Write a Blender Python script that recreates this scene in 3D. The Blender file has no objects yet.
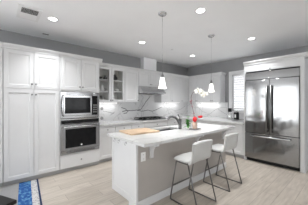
import bpy, bmesh, math, random
from mathutils import Vector, Matrix
random.seed(4)
S = bpy.context.scene
C = S.collection

# ------------------------------------------------------------------ camera
FPX = 177.0
cam_d = bpy.data.cameras.new('camera')
cam_d.sensor_width = 36.0
cam_d.lens = 36.0 * FPX / 308.0
cam_d.clip_start = 0.05
cam = bpy.data.objects.new('camera', cam_d)
C.objects.link(cam)
cam.location = (0, 0, 1.44)
cam.rotation_euler = (math.radians(90), 0, math.radians(-41.09))
S.camera = cam

# ------------------------------------------------------------------ world, daylight, exposure
W = bpy.data.worlds.new('world')
S.world = W
W.use_nodes = True
wb = W.node_tree.nodes['Background']
wb.inputs['Color'].default_value = (0.945, 0.975, 1.0, 1)
wb.inputs['Strength'].default_value = 3.6

def area(name, loc, rot, sx, sy, power, col=(1, 1, 1)):
    l = bpy.data.lights.new(name, 'AREA')
    l.shape = 'RECTANGLE'
    l.size, l.size_y = sx, sy
    l.energy = power
    l.color = col
    o = bpy.data.objects.new(name, l)
    o.location = loc
    o.rotation_euler = [math.radians(a) for a in rot]
    C.objects.link(o)
    return o

S.view_settings.view_transform = 'Standard'
S.view_settings.look = 'None'
S.view_settings.exposure = 0.78
S.view_settings.gamma = 1.0
S.view_settings.use_curve_mapping = False

# ------------------------------------------------------------------ materials
def mat(name, col, rough=0.5, metal=0.0, noise=0.0, scale=8.0, emit=0.0, spec=0.5, bump=0.0):
    m = bpy.data.materials.new(name)
    m.use_nodes = True
    nt = m.node_tree
    b = nt.nodes['Principled BSDF']
    c = (col[0], col[1], col[2], 1)
    b.inputs['Base Color'].default_value = c
    b.inputs['Roughness'].default_value = rough
    b.inputs['Metallic'].default_value = metal
    b.inputs['Specular IOR Level'].default_value = spec
    if emit:
        b.inputs['Emission Color'].default_value = c
        b.inputs['Emission Strength'].default_value = emit
    if noise or bump:
        tc = nt.nodes.new('ShaderNodeTexCoord')
        n = nt.nodes.new('ShaderNodeTexNoise')
        n.inputs['Scale'].default_value = scale
        n.inputs['Detail'].default_value = 4
        nt.links.new(tc.outputs['Object'], n.inputs['Vector'])
        if noise:
            r = nt.nodes.new('ShaderNodeValToRGB')
            r.color_ramp.elements[0].position = 0.3
            r.color_ramp.elements[1].position = 0.7
            r.color_ramp.elements[0].color = tuple(max(0, v * (1 - noise)) for v in col) + (1,)
            r.color_ramp.elements[1].color = tuple(min(1, v * (1 + noise)) for v in col) + (1,)
            nt.links.new(n.outputs['Fac'], r.inputs['Fac'])
            nt.links.new(r.outputs['Color'], b.inputs['Base Color'])
        if bump:
            bp = nt.nodes.new('ShaderNodeBump')
            bp.inputs['Strength'].default_value = bump
            bp.inputs['Distance'].default_value = 0.01
            nt.links.new(n.outputs['Fac'], bp.inputs['Height'])
            nt.links.new(bp.outputs['Normal'], b.inputs['Normal'])
    return m

M = {}
M['wall'] = mat('wall_paint', (0.335, 0.335, 0.34), 0.8, noise=0.02, scale=3)
M['wall2'] = mat('pale_wall_paint', (0.80, 0.80, 0.80), 0.8, noise=0.02, scale=3)
M['ceil'] = mat('ceiling_paint', (0.92, 0.925, 0.94), 0.9, noise=0.015, scale=2)
M['white'] = mat('cabinet_white', (0.695, 0.695, 0.70), 0.38, noise=0.01, scale=5)
M['trimw'] = mat('trim_white', (0.85, 0.85, 0.855), 0.4, noise=0.01, scale=5)
M['cabin'] = mat('cabinet_interior', (0.66, 0.66, 0.63), 0.6, noise=0.04, scale=6)
M['black'] = mat('black_gloss', (0.012, 0.012, 0.013), 0.08, noise=0.2, scale=12, spec=0.1)
M['blackm'] = mat('black_matte', (0.012, 0.012, 0.0125), 0.55, noise=0.2, scale=14, spec=0.3)
M['iron'] = mat('cast_iron', (0.012, 0.012, 0.012), 0.65, noise=0.2, scale=30, spec=0.25)
M['chrome'] = mat('brushed_chrome', (0.62, 0.62, 0.63), 0.25, 1.0, noise=0.05, scale=20)
M['fsteel2'] = mat('faucet_steel', (0.13, 0.13, 0.13), 0.3, 1.0, noise=0.05, scale=20)
M['nickel'] = mat('dark_nickel', (0.22, 0.22, 0.22), 0.35, 1.0, noise=0.05, scale=20)
M['legs'] = mat('stool_metal', (0.16, 0.155, 0.15), 0.35, 0.9, noise=0.06, scale=20)
M['upholst'] = mat('white_leather', (0.58, 0.58, 0.57), 0.5, noise=0.02, scale=30, bump=0.05)
M['grey_panel'] = mat('island_grey', (0.425, 0.395, 0.37), 0.5, noise=0.02, scale=6)
M['steel_sink'] = mat('sink_steel', (0.20, 0.20, 0.20), 0.5, 0.7, noise=0.05, scale=12)
M['porc'] = mat('white_porcelain', (0.86, 0.86, 0.85), 0.25, noise=0.01)
M['dark_ware'] = mat('dark_stoneware', (0.03, 0.03, 0.03), 0.4, noise=0.2, scale=20)
M['grey_ware'] = mat('grey_stoneware', (0.25, 0.25, 0.24), 0.4, noise=0.1, scale=20)
M['petal'] = mat('orchid_petal', (0.90, 0.89, 0.83), 0.6, noise=0.03, scale=30)
M['yolk'] = mat('orchid_centre', (0.75, 0.62, 0.25), 0.6, noise=0.1, scale=40)
M['stem'] = mat('orchid_stem', (0.16, 0.10, 0.10), 0.6, noise=0.2, scale=40)
M['pink'] = mat('pink_buds', (0.42, 0.20, 0.23), 0.6, noise=0.15, scale=40)
M['red'] = mat('red_flower', (0.62, 0.015, 0.02), 0.4, noise=0.2, scale=30)
M['leaf'] = mat('green_leaf', (0.045, 0.20, 0.025), 0.45, noise=0.35, scale=30)
M['pot'] = mat('clay_pot', (0.62, 0.46, 0.38), 0.6, noise=0.06, scale=20)
M['board'] = None
M['plate'] = mat('outlet_white', (0.85, 0.85, 0.85), 0.35, noise=0.01)
M['greydisc'] = mat('grey_plastic', (0.26, 0.26, 0.26), 0.5, noise=0.03)
M['ventdark'] = mat('vent_dark', (0.10, 0.10, 0.10), 0.7, noise=0.1)
M['lamp'] = mat('lamp_glow', (1.0, 0.99, 0.97), 0.5, emit=6.0)
M['under'] = mat('strip_glow', (1.0, 0.99, 0.97), 0.5, emit=4.0)
M['shade'] = mat('frosted_shade', (1.0, 0.985, 0.95), 0.4, emit=0.9)
M['toe'] = mat('toe_grey', (0.42, 0.42, 0.42), 0.6, noise=0.03)
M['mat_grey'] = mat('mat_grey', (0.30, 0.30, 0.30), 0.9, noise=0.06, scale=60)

def nodes(name):
    m = bpy.data.materials.new(name)
    m.use_nodes = True
    nt = m.node_tree
    b = nt.nodes['Principled BSDF']
    tc = nt.nodes.new('ShaderNodeTexCoord')
    return m, nt, b, tc

def ramp(nt, stops):
    r = nt.nodes.new('ShaderNodeValToRGB')
    e = r.color_ramp.elements
    e[0].position, e[0].color = stops[0][0], (*stops[0][1], 1)
    e[1].position, e[1].color = stops[-1][0], (*stops[-1][1], 1)
    for p, c in stops[1:-1]:
        k = e.new(p); k.color = (*c, 1)
    return r

def mix(nt, a, b, fac, mode='MIX'):
    x = nt.nodes.new('ShaderNodeMix'); x.data_type = 'RGBA'; x.blend_type = mode
    for sock, v in ((x.inputs[0], fac), (x.inputs[6], a), (x.inputs[7], b)):
        if hasattr(v, 'links') or hasattr(v, 'is_linked'):
            nt.links.new(v, sock)
        elif isinstance(v, (int, float)):
            sock.default_value = v
        else:
            sock.default_value = (*v, 1)
    return x.outputs[2]

def floor_mat():
    m, nt, b, tc = nodes('wood_look_floor')
    br = nt.nodes.new('ShaderNodeTexBrick')
    br.offset = 0.37
    br.inputs['Scale'].default_value = 1.0
    br.inputs['Brick Width'].default_value = 1.22
    br.inputs['Row Height'].default_value = 0.2
    br.inputs['Mortar Size'].default_value = 0.0035
    br.inputs['Mortar Smooth'].default_value = 0.3
    br.inputs['Bias'].default_value = 0.0
    br.inputs['Color1'].default_value = (0.545, 0.49, 0.43, 1)
    br.inputs['Color2'].default_value = (0.45, 0.40, 0.345, 1)
    br.inputs['Mortar'].default_value = (0.32, 0.28, 0.24, 1)
    nt.links.new(tc.outputs['Object'], br.inputs['Vector'])
    mp = nt.nodes.new('ShaderNodeMapping')
    mp.inputs['Scale'].default_value = (1.6, 14, 1)
    nt.links.new(tc.outputs['Object'], mp.inputs['Vector'])
    n = nt.nodes.new('ShaderNodeTexNoise')
    n.inputs['Scale'].default_value = 2.0
    n.inputs['Detail'].default_value = 6
    nt.links.new(mp.outputs['Vector'], n.inputs['Vector'])
    r = ramp(nt, [(0.28, (0.74, 0.73, 0.71)), (0.72, (1.12, 1.12, 1.12))])
    nt.links.new(n.outputs['Fac'], r.inputs['Fac'])
    nt.links.new(mix(nt, br.outputs['Color'], r.outputs['Color'], 0.8, 'MULTIPLY'), b.inputs['Base Color'])
    b.inputs['Roughness'].default_value = 0.42
    return m
M['floor'] = floor_mat()

def marble(name, base, vein, scale, width, amount):
    m, nt, b, tc = nodes(name)
    n = nt.nodes.new('ShaderNodeTexNoise')
    n.inputs['Scale'].default_value = scale
    n.inputs['Detail'].default_value = 5
    n.inputs['Distortion'].default_value = 1.2
    nt.links.new(tc.outputs['Object'], n.inputs['Vector'])
    r = ramp(nt, [(0.5 - width, base), (0.5, tuple(b_ * (1 - amount) + v * amount for b_, v in zip(base, vein))), (0.5 + width, base)])
    nt.links.new(n.outputs['Fac'], r.inputs['Fac'])
    n2 = nt.nodes.new('ShaderNodeTexNoise')
    n2.inputs['Scale'].default_value = 1.7
    nt.links.new(tc.outputs['Object'], n2.inputs['Vector'])
    r2 = ramp(nt, [(0.35, (0.93, 0.93, 0.93)), (0.65, (1.0, 1.0, 1.0))])
    nt.links.new(n2.outputs['Fac'], r2.inputs['Fac'])
    nt.links.new(mix(nt, r.outputs['Color'], r2.outputs['Color'], 1.0, 'MULTIPLY'), b.inputs['Base Color'])
    b.inputs['Roughness'].default_value = 0.15
    return m
M['quartz'] = marble('counter_quartz', (0.68, 0.68, 0.675), (0.45, 0.45, 0.45), 1.3, 0.02, 0.5)
M['splash'] = marble('splash_marble', (0.80, 0.80, 0.805), (0.40, 0.40, 0.41), 1.1, 0.012, 0.6)
M['vein'] = mat('marble_vein', (0.12, 0.12, 0.125), 0.2, noise=0.3, scale=30)
M['veinl'] = mat('marble_vein_light', (0.34, 0.34, 0.35), 0.2, noise=0.2, scale=30)

def steel_mat(name, col, rough, vertical=False):
    m, nt, b, tc = nodes(name)
    mp = nt.nodes.new('ShaderNodeMapping')
    mp.inputs['Scale'].default_value = (2, 2, 160)
    nt.links.new(tc.outputs['Object'], mp.inputs['Vector'])
    n = nt.nodes.new('ShaderNodeTexNoise')
    n.inputs['Scale'].default_value = 2
    n.inputs['Detail'].default_value = 3
    nt.links.new(mp.outputs['Vector'], n.inputs['Vector'])
    r = ramp(nt, [(0.3, tuple(c * 0.92 for c in col)), (0.7, tuple(c * 1.06 for c in col))])
    nt.links.new(n.outputs['Fac'], r.inputs['Fac'])
    nt.links.new(r.outputs['Color'], b.inputs['Base Color'])
    b.inputs['Metallic'].default_value = 1.0
    b.inputs['Roughness'].default_value = rough
    return m
M['steel'] = steel_mat('stainless_steel', (0.40, 0.40, 0.405), 0.16)
M['fsteel'] = steel_mat('fridge_steel', (0.30, 0.30, 0.30), 0.11)

def board_mat():
    m, nt, b, tc = nodes('maple_board')
    mp = nt.nodes.new('ShaderNodeMapping')
    mp.inputs['Scale'].default_value = (3, 40, 3)
    nt.links.new(tc.outputs['Object'], mp.inputs['Vector'])
    n = nt.nodes.new('ShaderNodeTexNoise')
    n.inputs['Scale'].default_value = 1.5
    nt.links.new(mp.outputs['Vector'], n.inputs['Vector'])
    r = ramp(nt, [(0.3, (0.54, 0.38, 0.24)), (0.7, (0.66, 0.50, 0.35))])
    nt.links.new(n.outputs['Fac'], r.inputs['Fac'])
    nt.links.new(r.outputs['Color'], b.inputs['Base Color'])
    b.inputs['Roughness'].default_value = 0.5
    return m
M['board'] = board_mat()

def rug_mat(name, c1, c2, scale, lo, hi):
    m, nt, b, tc = nodes(name)
    v = nt.nodes.new('ShaderNodeTexVoronoi')
    v.inputs['Scale'].default_value = scale
    nt.links.new(tc.outputs['Object'], v.inputs['Vector'])
    r = ramp(nt, [(lo, c1), (hi, c2)])
    nt.links.new(v.outputs['Distance'], r.inputs['Fac'])
    nt.links.new(r.outputs['Color'], b.inputs['Base Color'])
    b.inputs['Roughness'].default_value = 0.95
    return m
M['rug_blue'] = rug_mat('rug_blue', (0.008, 0.075, 0.27), (0.11, 0.27, 0.46), 24, 0.5, 0.78)
M['rug_white'] = rug_mat('rug_white', (0.10, 0.10, 0.13), (0.56, 0.55, 0.54), 40, 0.18, 0.45)
M['rug_navy'] = mat('rug_navy', (0.012, 0.03, 0.09), 0.95, noise=0.2, scale=80)

def glass_mat(name, alpha):
    m, nt, b, tc = nodes(name)
    out = nt.nodes['Material Output']
    t = nt.nodes.new('ShaderNodeBsdfTransparent')
    g = nt.nodes.new('ShaderNodeBsdfGlossy')
    g.inputs['Roughness'].default_value = 0.03
    x = nt.nodes.new('ShaderNodeMixShader')
    x.inputs[0].default_value = alpha
    nt.links.new(t.outputs[0], x.inputs[1])
    nt.links.new(g.outputs[0], x.inputs[2])
    nt.links.new(x.outputs[0], out.inputs['Surface'])
    return m
M['glass'] = glass_mat('clear_glass', 0.045)
M['tumbler'] = glass_mat('tumbler_glass', 0.25)

# ------------------------------------------------------------------ mesh helpers
class MB:
    def __init__(s):
        s.bm = bmesh.new()
    def _m(s, faces, mi, smooth=False):
        for f in faces:
            f.material_index = mi; f.smooth = smooth
    def box(s, x0, y0, z0, x1, y1, z1, mi=0, bev=0.0, seg=2, mtx=None):
        cs = [(x, y, z) for z in (z0, z1) for y in (y0, y1) for x in (x0, x1)]
        vs = [s.bm.verts.new(c) for c in cs]
        idx = [(0, 2, 3, 1), (4, 5, 7, 6), (0, 1, 5, 4), (2, 6, 7, 3), (0, 4, 6, 2), (1, 3, 7, 5)]
        fs = [s.bm.faces.new([vs[i] for i in f]) for f in idx]
        s._m(fs, mi)
        if bev:
            es = list({e for f in fs for e in f.edges})
            r = bmesh.ops.bevel(s.bm, geom=es, offset=bev, segments=seg, profile=0.5, affect='EDGES')
            nf = [f for f in r['faces']]
            s._m(nf, mi, True)
            vs = list({v for f in nf for v in f.verts} | {v for v in vs if v.is_valid})
        if mtx is not None:
            bmesh.ops.transform(s.bm, matrix=mtx, verts=[v for v in vs if v.is_valid])
        return s
    def ring(s, c, u, v, r, n):
        return [s.bm.verts.new(c + u * (r * math.cos(2 * math.pi * i / n)) + v * (r * math.sin(2 * math.pi * i / n))) for i in range(n)]
    def tube(s, pts, r, n=8, mi=0, cap=True, closed=False):
        pts = [Vector(p) for p in pts]
        rs = r if isinstance(r, (list, tuple)) else [r] * len(pts)
        rings = []
        up = None
        N = len(pts)
        for i, p in enumerate(pts):
            if closed:
                d = pts[(i + 1) % N] - pts[i - 1]
            else:
                d = pts[min(i + 1, N - 1)] - pts[max(i - 1, 0)]
            d.normalize()
            if up is None:
                a = Vector((0, 0, 1)) if abs(d.z) < 0.9 else Vector((1, 0, 0))
                up = (a - d * a.dot(d)).normalized()
            else:
                up = (up - d * up.dot(d)).normalized()
            rings.append(s.ring(p, up, d.cross(up), rs[i], n))
        fs = []
        for k in range(N if closed else N - 1):
            A, B = rings[k], rings[(k + 1) % N]
            for i in range(n):
                fs.append(s.bm.faces.new((A[i], A[(i + 1) % n], B[(i + 1) % n], B[i])))
        s._m(fs, mi, True)
        if cap and not closed:
            s._m([s.bm.faces.new(list(reversed(rings[0]))), s.bm.faces.new(rings[-1])], mi)
        return s
    def cyl(s, p0, p1, r0, r1=None, n=16, mi=0):
        return s.tube([p0, p1], [r0, r1 if r1 is not None else r0], n, mi)
    def lathe(s, prof, c=(0, 0, 0), n=20, mi=0, close=False):
        c = Vector(c)
        rings = []
        for r, z in prof:
            if r < 1e-5:
                rings.append([s.bm.verts.new(c + Vector((0, 0, z)))])
            else:
                rings.append(s.ring(c + Vector((0, 0, z)), Vector((1, 0, 0)), Vector((0, 1, 0)), r, n))
        fs = []
        for A, B in zip(rings[:-1], rings[1:]):
            if len(A) == 1 and len(B) == 1:
                continue
            for i in range(n):
                j = (i + 1) % n
                if len(A) == 1: fs.append(s.bm.faces.new((A[0], B[j], B[i])))
                elif len(B) == 1: fs.append(s.bm.faces.new((A[i], A[j], B[0])))
                else: fs.append(s.bm.faces.new((A[i], A[j], B[j], B[i])))
        s._m(fs, mi, True)
        return s
    def prism(s, pts, vec, mi=0):
        vec = Vector(vec)
        a = [s.bm.verts.new(Vector(p)) for p in pts]
        b = [s.bm.verts.new(Vector(p) + vec) for p in pts]
        fs = [s.bm.faces.new(a), s.bm.faces.new(list(reversed(b)))]
        n = len(a)
        for i in range(n):
            fs.append(s.bm.faces.new((a[i], b[i], b[(i + 1) % n], a[(i + 1) % n])))
        s._m(fs, mi)
        return s
    def ribbon(s, pts, nrm, w, t, mi=0):
        # a thin inlaid line on a flat surface
        nrm = Vector(nrm)
        pts = [Vector(p) for p in pts]
        for a, b in zip(pts[:-1], pts[1:]):
            d = (b - a).normalized(); side = nrm.cross(d).normalized() * (w / 2)
            q = [a - side, a + side, b + side, b - side]
            s.prism([p + nrm * t for p in q], -nrm * t * 1.5, mi)
        return s
    def blob(s, c, rx, ry, rz, mi=0, sub=2, mtx=None):
        m = Matrix.Translation(c) @ (mtx or Matrix.Identity(4)) @ Matrix.Diagonal((rx, ry, rz, 1))
        r = bmesh.ops.create_icosphere(s.bm, subdivisions=sub, radius=1.0, matrix=m)
        s._m({f for v in r['verts'] for f in v.link_faces}, mi, True)
        return s
    def build(s, name, mats, parent=None):
        bmesh.ops.recalc_face_normals(s.bm, faces=s.bm.faces)
        me = bpy.data.meshes.new(name)
        s.bm.to_mesh(me); s.bm.free()
        for k in (mats if isinstance(mats, (list, tuple)) else [mats]):
            me.materials.append(M[k])
        o = bpy.data.objects.new(name, me)
        C.objects.link(o)
        if parent is not None:
            o.parent = parent
        return o

def thing(name, label, cat, loc=(0, 0, 0), rz=0.0, group=None):
    o = bpy.data.objects.new(name, None)
    o.empty_display_size = 0.1
    C.objects.link(o)
    o.location = loc
    o.rotation_euler = (0, 0, math.radians(rz))
    return tag(o, label, cat, group)

def tag(o, label, cat, group=None):
    o['label'] = label; o['category'] = cat
    if group: o['group'] = group
    return o

def struct(name, mb, m):
    o = mb.build(name, m)
    o['kind'] = 'structure'
    return o

def dup(root, loc, label=None, rz=None):
    r = root.copy(); C.objects.link(r); r.location = loc
    if label: r['label'] = label
    if rz is not None: r.rotation_euler = (0, 0, math.radians(rz))
    for ch in list(root.children):
        c = ch.copy(); C.objects.link(c); c.parent = r
        for g in list(ch.children):
            d = g.copy(); C.objects.link(d); d.parent = c
    return r

# ------------------------------------------------------------------ the room
WA = 4.62      # wall behind the ovens and range (plane y = WA)
WB = 5.85      # wall with the window and fridge (plane x = WB)
CEIL = 2.88
XL, YF = -4.2, -4.0
struct('floor', MB().box(XL, YF, -0.1, WB + 0.15, WA + 0.15, 0), 'floor')
struct('ceiling', MB().box(XL, YF, CEIL, WB + 0.15, WA + 0.15, CEIL + 0.1), 'ceil')
WY0, WY1, WZ0, WZ1 = 1.95, 2.73, 1.14, 2.36
w = MB()
w.box(WB, YF, 0, WB + 0.15, WY0, CEIL)
w.box(WB, WY1, 0, WB + 0.15, WA, CEIL)
w.box(WB, WY0, 0, WB + 0.15, WY1, WZ0)
w.box(WB, WY0, WZ1, WB + 0.15, WY1, CEIL)
struct('wall_right', w, 'wall')
def wall_with_added_windows(name, n, axis, c0, c1, holes, z0, z1, at0, at1, paint='wall2'):
    # a wall along an axis with unseen framed openings, added for light and reflections
    w = MB(); fr = MB()
    def bx(m, a, b_, za, zb, p0=at0, p1=at1):
        if axis == 'x': m.box(a, p0, za, b_, p1, zb)
        else: m.box(p0, a, za, p1, b_, zb)
    prev = c0
    pm = (at0 + at1) / 2
    for a, b_ in holes:
        bx(w, prev, a, 0, CEIL); prev = b_
        bx(w, a, b_, 0, z0); bx(w, a, b_, z1, CEIL)
        for k in (a, (a + b_) / 2 - 0.03, b_ - 0.06):
            bx(fr, k, k + 0.06, z0, z1, pm - 0.03, pm + 0.03)
        for k in (z0, z1 - 0.06):
            bx(fr, a, b_, k, k + 0.06, pm - 0.03, pm + 0.03)
    bx(w, prev, c1, 0, CEIL)
    struct(name, w, paint)
    struct('window_%d' % n, fr, 'trimw')
wall_with_added_windows('wall_left', 4, 'x', XL, WB + 0.15, [(-3.8, -1.7)], 0.18, 2.4, WA, WA + 0.15, 'wall')  # opening added out of view to brighten the left fridge door's reflection
wall_with_added_windows('wall_back', 2, 'y', YF, WA + 0.15, [(-2.8, -0.8), (2.3, 4.4)], 0.18, 2.5, XL - 0.15, XL)  # unseen openings added as a bright source for the fridge doors
wall_with_added_windows('wall_front', 3, 'x', XL, WB + 0.15, [(-2.6, -0.8), (2.6, 4.4)], 0.9, 2.4, YF - 0.15, YF)  # unseen openings added behind the camera for fill light
# boxed-in hood duct from the cabinet tops to the ceiling
struct('trim_1', MB().box(3.45, 4.45, 2.40, 3.99, WA, CEIL), 'ceil')

# window with casing, plantation shutter and glass
win = MB()
cw = 0.115
win.box(WB - 0.02, WY0 - cw, WZ0 - 0.03, WB, WY0, WZ1 + cw, bev=0.003)
win.box(WB - 0.02, WY1, WZ0 - 0.03, WB, WY1 + cw, WZ1 + cw, bev=0.003)
win.box(WB - 0.02, WY0, WZ1, WB, WY1, WZ1 + cw, bev=0.003)
win.box(WB - 0.04, WY0 - cw, WZ0 - 0.05, WB + 0.02, WY1 + cw, WZ0, bev=0.004)
wo = struct('window_1', win, 'trimw')
sf = MB()
for a, b in ((WY0, WY0 + 0.05), (WY1 - 0.05, WY1), ((WY0 + WY1) / 2 - 0.03, (WY0 + WY1) / 2 + 0.03)):
    sf.box(WB + 0.01, a, WZ0, WB + 0.04, b, WZ1)
sf.box(WB + 0.01, WY0, WZ0, WB + 0.04, WY1, WZ0 + 0.06)
sf.box(WB + 0.01, WY0, WZ1 - 0.06, WB + 0.04, WY1, WZ1)
sf.build('shutter_frame', 'trimw', wo)
lv = MB()
nl = 14
for i in range(nl):
    z = WZ0 + 0.10 + (WZ1 - WZ0 - 0.20) * i / (nl - 1)
    for a, b in ((WY0 + 0.05, (WY0 + WY1) / 2 - 0.03), ((WY0 + WY1) / 2 + 0.03, WY1 - 0.05)):
        lv.box(-0.038, a, -0.005, 0.038, b, 0.005, bev=0.003,
               mtx=Matrix.Translation((WB + 0.03, 0, z)) @ Matrix.Rotation(math.radians(67), 4, 'Y'))
lv.build('shutter_louvers', 'trimw', wo)
MB().box(WB + 0.11, WY0, WZ0, WB + 0.115, WY1, WZ1).build('window_pane', 'glass', wo)

# baseboard seen beside the fridge surround
struct('baseboard_right', MB().box(WB - 0.015, YF, 0, WB, 0.68, 0.12, bev=0.003), 'trimw')

# ------------------------------------------------------------------ cabinet kit (local: x across, y into the wall, z up; front of carcass at y=0)
def knob(parent, x, z, y=-0.022, name='knob'):
    k = MB()
    k.cyl((x, y, z), (x, y - 0.016, z), 0.006, n=10)
    k.tube([(x, y - 0.014, z), (x, y - 0.02, z), (x, y - 0.028, z)], [0.010, 0.016, 0.012], n=14)
    return k.build(name, 'nickel', parent)

def shaker(name, parent, x0, z0, x1, z1, fw=0.062, t=0.02, glass=False, mt='white'):
    d = MB()
    g = 0.0035
    x0 += g; x1 -= g; z0 += g; z1 -= g
    yb, yf = -0.001, -0.001 - t
    d.box(x0, yf, z0, x0 + fw, yb, z1)
    d.box(x1 - fw, yf, z0, x1, yb, z1)
    d.box(x0 + fw, yf, z0, x1 - fw, yb, z0 + fw)
    d.box(x0 + fw, yf, z1 - fw, x1 - fw, yb, z1)
    if not glass:
        d.box(x0 + fw, yf + 0.011, z0 + fw, x1 - fw, yb, z1 - fw)
        # small sloped moulding round the panel
        q = 0.012
        for (ax, az, bx, bz, nx, nz) in ((x0 + fw, z0 + fw, x0 + fw, z1 - fw, 1, 0), (x1 - fw, z0 + fw, x1 - fw, z1 - fw, -1, 0),
                                         (x0 + fw, z0 + fw, x1 - fw, z0 + fw, 0, 1), (x0 + fw, z1 - fw, x1 - fw, z1 - fw, 0, -1)):
            p = [(ax, yf + 0.003, az), (ax, yf + 0.011, az), (ax + nx * q, yf + 0.011, az + nz * q)]
            d.prism(p, (bx - ax, 0, bz - az))
    o = d.build(name, mt, parent)
    if glass:
        MB().box(x0 + fw, yf + 0.008, z0 + fw, x1 - fw, yf + 0.012, z1 - fw).build('glass_pane', 'glass', o)
    return o

def slab(name, parent, x0, z0, x1, z1, t=0.02, fw=0.045):
    d = MB(); g = 0.0025
    d.box(x0 + g, -0.001 - t, z0 + g, x1 - g, -0.001, z1 - g, bev=0.003)
    return d.build(name, 'white', parent)

def crown(parent, x0, x1, z, depth, left=False, right=False, h=0.085, rdepth=None):
    # stepped crown moulding along the front, with optional returns
    d = MB()
    prof = [(0.0, 0.0), (-0.022, 0.0), (-0.022, 0.022), (-0.034, 0.034), (-0.048, 0.054), (-0.054, 0.058), (-0.054, h), (0.0, h)]
    xl = x0 - (0.054 if left else 0); xr = x1 + (0.054 if right else 0)
    d.prism([(xl, y, z + zz) for y, zz in prof], (xr - xl, 0, 0))
    if left:
        d.prism([(x0 + y, -0.0, z + zz) for y, zz in prof], (0, depth, 0))
    if right:
        d.prism([(x1 - y, -0.0, z + zz) for y, zz in prof], (0, rdepth or depth, 0))
    d.box(x0, 0, z + h - 0.02, x1, depth, z + h)
    return d.build('crown', 'white', parent)

# ---- tall wall: pantry units and oven tower (front plane y = 3.93)
FT = 3.93
TD = WA - FT - 0.005
def tall_box(u, w, z0=0.085, z1=2.40):
    b = MB()
    b.box(0, 0, z0, w, TD, z1)
    b.build('carcass', 'white', u)
    MB().box(0, 0.05, 0, w, TD, z0).build('toe_kick', 'toe', u)

DS = 1.685
u = thing('pantry_cabinet', 'white two-door pantry cabinet to the left of the wall ovens', 'cabinet', (0.045, FT, 0))
tall_box(u, 0.855)
for i, (a, b) in enumerate(((0.0, 0.43), (0.43, 0.855))):
    kx = b - 0.03 if i == 0 else a + 0.03
    d = shaker('door', u, a, 0.09, b, DS - 0.004); knob(d, kx, DS - 0.10)
    d = shaker('door', u, a, DS + 0.004, b, 2.362); knob(d, kx, DS + 0.09)
crown(u, 0.0, 0.855, 2.365, TD)
u = thing('pantry_cabinet', 'white tall pantry cabinet cut off by the left photo edge', 'cabinet', (-0.82, FT, 0))
tall_box(u, 0.86)
for i, (a, b) in enumerate(((0.0, 0.43), (0.43, 0.86))):
    kx = b - 0.03 if i == 0 else a + 0.03
    d = shaker('door', u, a, 0.09, b, DS - 0.004); knob(d, kx, DS - 0.10)
    d = shaker('door', u, a, DS + 0.004, b, 2.362); knob(d, kx, DS + 0.09)
crown(u, 0.0, 0.86, 2.365, TD)

OX = 0.904
OW = 1.745 - OX
u = thing('oven_cabinet', 'white tall cabinet holding the microwave and the wall oven', 'cabinet', (OX, FT, 0))
b = MB()
oz0, oz1 = 0.375, 1.665
b.box(0, 0, 0.085, 0.022, TD, 2.40)
b.box(OW - 0.022, 0, 0.085, OW, TD, 2.40)
b.box(0.022, 0, 0.085, OW - 0.022, TD, oz0)
b.box(0.022, 0, oz1, OW - 0.022, TD, 2.40)
b.box(0.022, 0.60, oz0, OW - 0.022, TD, oz1)
b.build('carcass', 'white', u)
MB().box(0, 0.05, 0, OW, TD, 0.085).build('toe_kick', 'toe', u)
d = slab('drawer', u, 0.012, 0.09, OW - 0.012, 0.355); knob(d, OW / 2, 0.225)
for i, (a, bb) in enumerate(((0.03, OW / 2), (OW / 2, OW - 0.03))):
    d = shaker('door', u, a, 1.70, bb, 2.362)
    knob(d, bb - 0.03 if i == 0 else a + 0.03, 1.77)
crown(u, 0, OW, 2.365, TD, right=True, rdepth=0.28)

# microwave
AX0, AX1 = 0.026, OW - 0.026
mw = thing('microwave', 'stainless built-in microwave mounted above the wall oven', 'microwave', (OX, FT, 1.105))
aw0, aw1 = AX0, AX1
H = 0.552
b = MB()
b.box(aw0, 0.0, 0.004, aw1, 0.45, H)
b.build('body', 'blackm', mw)
b = MB()
b.box(aw0 - 0.012, -0.024, 0.008, aw0 + 0.035, -0.001, H - 0.002, bev=0.003)
b.box(aw1 - 0.035, -0.024, 0.008, aw1 + 0.012, -0.001, H - 0.002, bev=0.003)
b.box(aw0 + 0.035, -0.024, H - 0.07, aw1 - 0.035, -0.001, H - 0.002, bev=0.003)
b.box(aw0 + 0.035, -0.024, 0.008, aw1 - 0.035, -0.001, 0.06, bev=0.003)
for i in range(3):
    zz = H - 0.06 + i * 0.018
    b.box(aw0 + 0.09, -0.0255, zz, aw1 - 0.13, -0.0235, zz + 0.009, 1)
b.build('trim_frame', ['steel', 'blackm'], mw)
dr = MB()
dx0, dx1 = aw0 + 0.036, aw1 - 0.165
dz0, dz1 = 0.062, H - 0.073
dr.box(dx0, -0.044, dz0, dx1, -0.002, dz1, bev=0.004)
dro = dr.build('door', 'steel', mw)
MB().box(dx0 + 0.03, -0.047, dz0 + 0.045, dx1 - 0.035, -0.0441, dz1 - 0.035, bev=0.001).build('door_glass', 'black', dro)
h = MB()
hx = dx0 - 0.018
hm = (dz0 + dz1) / 2
h.tube([(hx + 0.022, -0.044, dz0 + 0.0), (hx + 0.012, -0.07, dz0 + 0.03), (hx + 0.002, -0.085, dz0 + 0.10), (hx - 0.002, -0.088, hm),
        (hx + 0.002, -0.085, dz1 - 0.10), (hx + 0.012, -0.07, dz1 - 0.03), (hx + 0.022, -0.044, dz1)], 0.014, 12)
h.build('handle', 'chrome', dro)
cp = MB().box(dx1 + 0.004, -0.044, dz0, aw1 - 0.037, -0.002, dz1, bev=0.003).build('control_panel', 'black', mw)
b = MB()
for r in range(4):
    for c in range(3):
        b.box(dx1 + 0.025 + c * 0.03, -0.0455, dz0 + 0.05 + r * 0.05, dx1 + 0.045 + c * 0.03, -0.0441, dz0 + 0.08 + r * 0.05)
b.build('button_pad', 'nickel', cp)

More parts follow.
